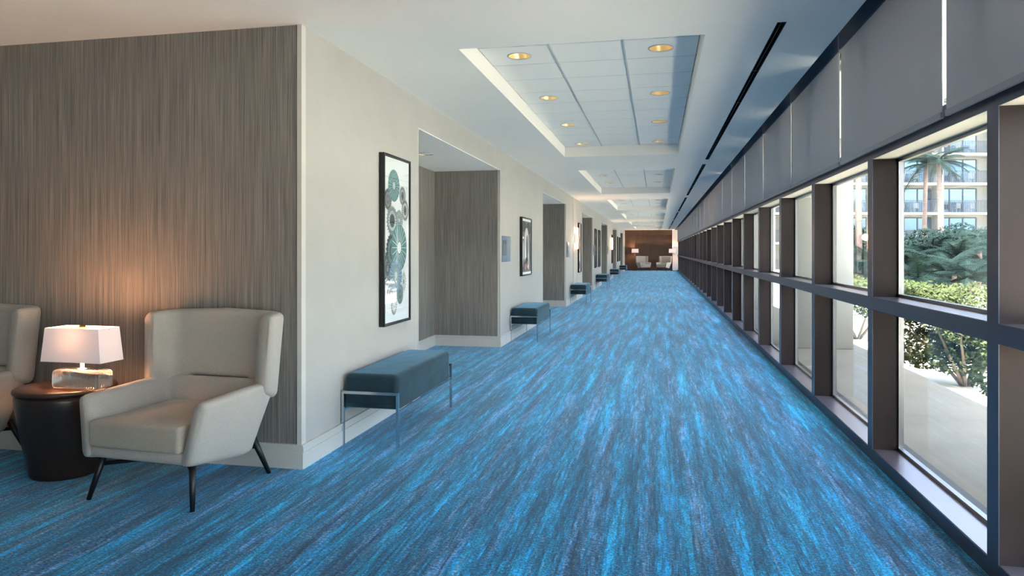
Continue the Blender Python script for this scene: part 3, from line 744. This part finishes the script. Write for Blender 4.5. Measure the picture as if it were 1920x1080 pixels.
# vegetation
def leaf_cloud(centers, count, size, name='foliage', m=None, parent=None, kind='stuff'):
    mb = MB(); vs = []; fs = []
    for _ in range(count):
        c, r = random.choice(centers)
        d = Vector((random.gauss(0, 1), random.gauss(0, 1), random.gauss(0, 1))).normalized()*random.uniform(.75, 1.0)
        p = Vector((c[0]+d.x*r[0], c[1]+d.y*r[1], c[2]+d.z*r[2]))
        a = Vector((random.uniform(-1, 1), random.uniform(-1, 1), random.uniform(-.6, .8))).normalized(); b = a.orthogonal().normalized()
        b = (b+d*.3).normalized(); s_ = size*random.uniform(.6, 1.3); o = len(vs)
        vs += [p-a*s_, p+b*s_*.45, p+a*s_, p-b*s_*.45]; fs.append((o, o+1, o+2, o+3))
    mb.add(vs, fs)
    o = mb.build(name, m, parent)
    if kind: o['kind'] = kind
    return o
def shrub(lab, x, y, h, rx, ry, n=5200, grp=None, m='leaf', size=.035, zb=-.42, low=.38):
    t = thing('hedge_shrub', lab, 'shrub', (x, y, zb), 0, grp)
    cen = []
    for i in range(16):
        a = random.uniform(0, 2*PI); q = random.uniform(0, .75)
        cen.append(((rx*q*math.cos(a), ry*q*math.sin(a), h*random.uniform(low+.12, .86-.18*q)), (rx*.42, ry*.36, h*.17)))
    leaf_cloud(cen, n, size, 'foliage', M[m], t)
    for i in range(7):
        a = 2*PI*i/7+random.uniform(-.3, .3); e = Vector((rx*.75*math.cos(a), ry*.75*math.sin(a), h*.62)); mid = e*.45; mid.z = h*.26
        MB().tube([(.04*math.cos(a), .04*math.sin(a), 0), mid, mid.lerp(e, .5)+Vector((random.uniform(-.05, .05),)*3), e], [.026, .02, .014, .006], 6).build('branch', M['bark'], t)
    return t
shrub('rounded hedge shrub with bare lower branches, left in the nearest window', 3.95, 10.2, 1.46, .95, 1.0, 12000, low=.16)
shrub('rounded hedge shrub with forked trunks, right in the nearest window', 4.05, 7.9, 1.28, .85, .95, 12000, low=.2)
for i, y in enumerate((12.7, 15.2, 18.0)):
    shrub('hedge shrub farther along the walkway edge', 4.0+random.uniform(-.1, .15), y, 1.35, .9, 1.1, 4500, 'hedge shrubs along the walkway')
def palm(lab, p, h, crown, nf=18, name='palm_tree', trunk_r=.115, stems=1, grp=None, droop=1.0, n_leaf=26):
    t = thing(name, lab, 'palm' if name == 'palm_tree' else 'plant', (p.x, p.y, -.42), random.uniform(0, 6), grp)
    MB().tube([(0, 0, 0), (.1, .05, h*.5), (0.05, 0, h)], [trunk_r*1.15, trunk_r, trunk_r*.85], 10).build('trunk', M['palmbark'], t)
    for i in range(nf):
        az = 2*PI*i/nf*2.4; el = random.uniform(-.15, 1.25); Lr = crown*random.uniform(.8, 1.1)
        pts = []
        for q in range(9):
            s_ = q/8; r_ = Lr*s_*math.cos(el*(1-s_*.5)); z_ = Lr*(math.sin(el)*s_-droop*.55*s_*s_)
            pts.append(Vector((r_*math.cos(az), r_*math.sin(az), h+z_)))
        mb = MB(); vs = []; fs = []
        side = Vector((-math.sin(az), math.cos(az), 0))
        for q in range(1, n_leaf):
            s_ = q/n_leaf*8; j = min(int(s_), 7); b = pts[j].lerp(pts[j+1], s_-j); d = (pts[j+1]-pts[j]).normalized()
            ll = Lr*.34*math.sin(PI*(.12+.84*q/n_leaf))
            for sg in (-1, 1):
                tip = b+(side*sg*.75+d*.55+Vector((0, 0, -.35)))*ll; wv = d*(.035*Lr/1.6); o = len(vs)
                vs += [b-wv*.5, b+wv, tip]; fs.append((o, o+1, o+2))
        mb.add(vs, fs); mb.tube(pts, [.02*Lr/1.6]*8+[.004], 4)
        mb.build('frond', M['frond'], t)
    return t
palm('tall palm with light trunk in front of the hotel, left of the pair', cam_at(1738, 36), 6.2, 1.7, 16)
palm('tall palm with reddish trunk in front of the hotel, right of the pair', cam_at(1758, 34), 6.0, 1.7, 18)
palm('tall palm seen through the second window', cam_at(1612, 26), 6.4, 1.6, 16)
palm('slender palm with thin trunk at the right of the nearest window', cam_at(1833, 27), 2.3, 1.2, 14, trunk_r=.09)
for i, (u, D, hh, cr) in enumerate(((1700, 24, 1.3, 1.5), (1722, 22, .9, 1.4), (1745, 25, 1.5, 1.6), (1772, 22, 1.1, 1.5), (1795, 24, 1.4, 1.5), (1818, 21, .9, 1.4), (1850, 24, 1.0, 1.5), (1880, 23, 1.3, 1.5), (1640, 24, 1.2, 1.5), (1605, 26, 1.3, 1.5), (1560, 30, 1.4, 1.6), (1520, 34, 1.5, 1.7))):
    palm('low bushy palm in the planting bed before the hotel', cam_at(u, D), hh, cr, 18, 'bushy_palm', .08, grp='bushy palms before the hotel', droop=.7)
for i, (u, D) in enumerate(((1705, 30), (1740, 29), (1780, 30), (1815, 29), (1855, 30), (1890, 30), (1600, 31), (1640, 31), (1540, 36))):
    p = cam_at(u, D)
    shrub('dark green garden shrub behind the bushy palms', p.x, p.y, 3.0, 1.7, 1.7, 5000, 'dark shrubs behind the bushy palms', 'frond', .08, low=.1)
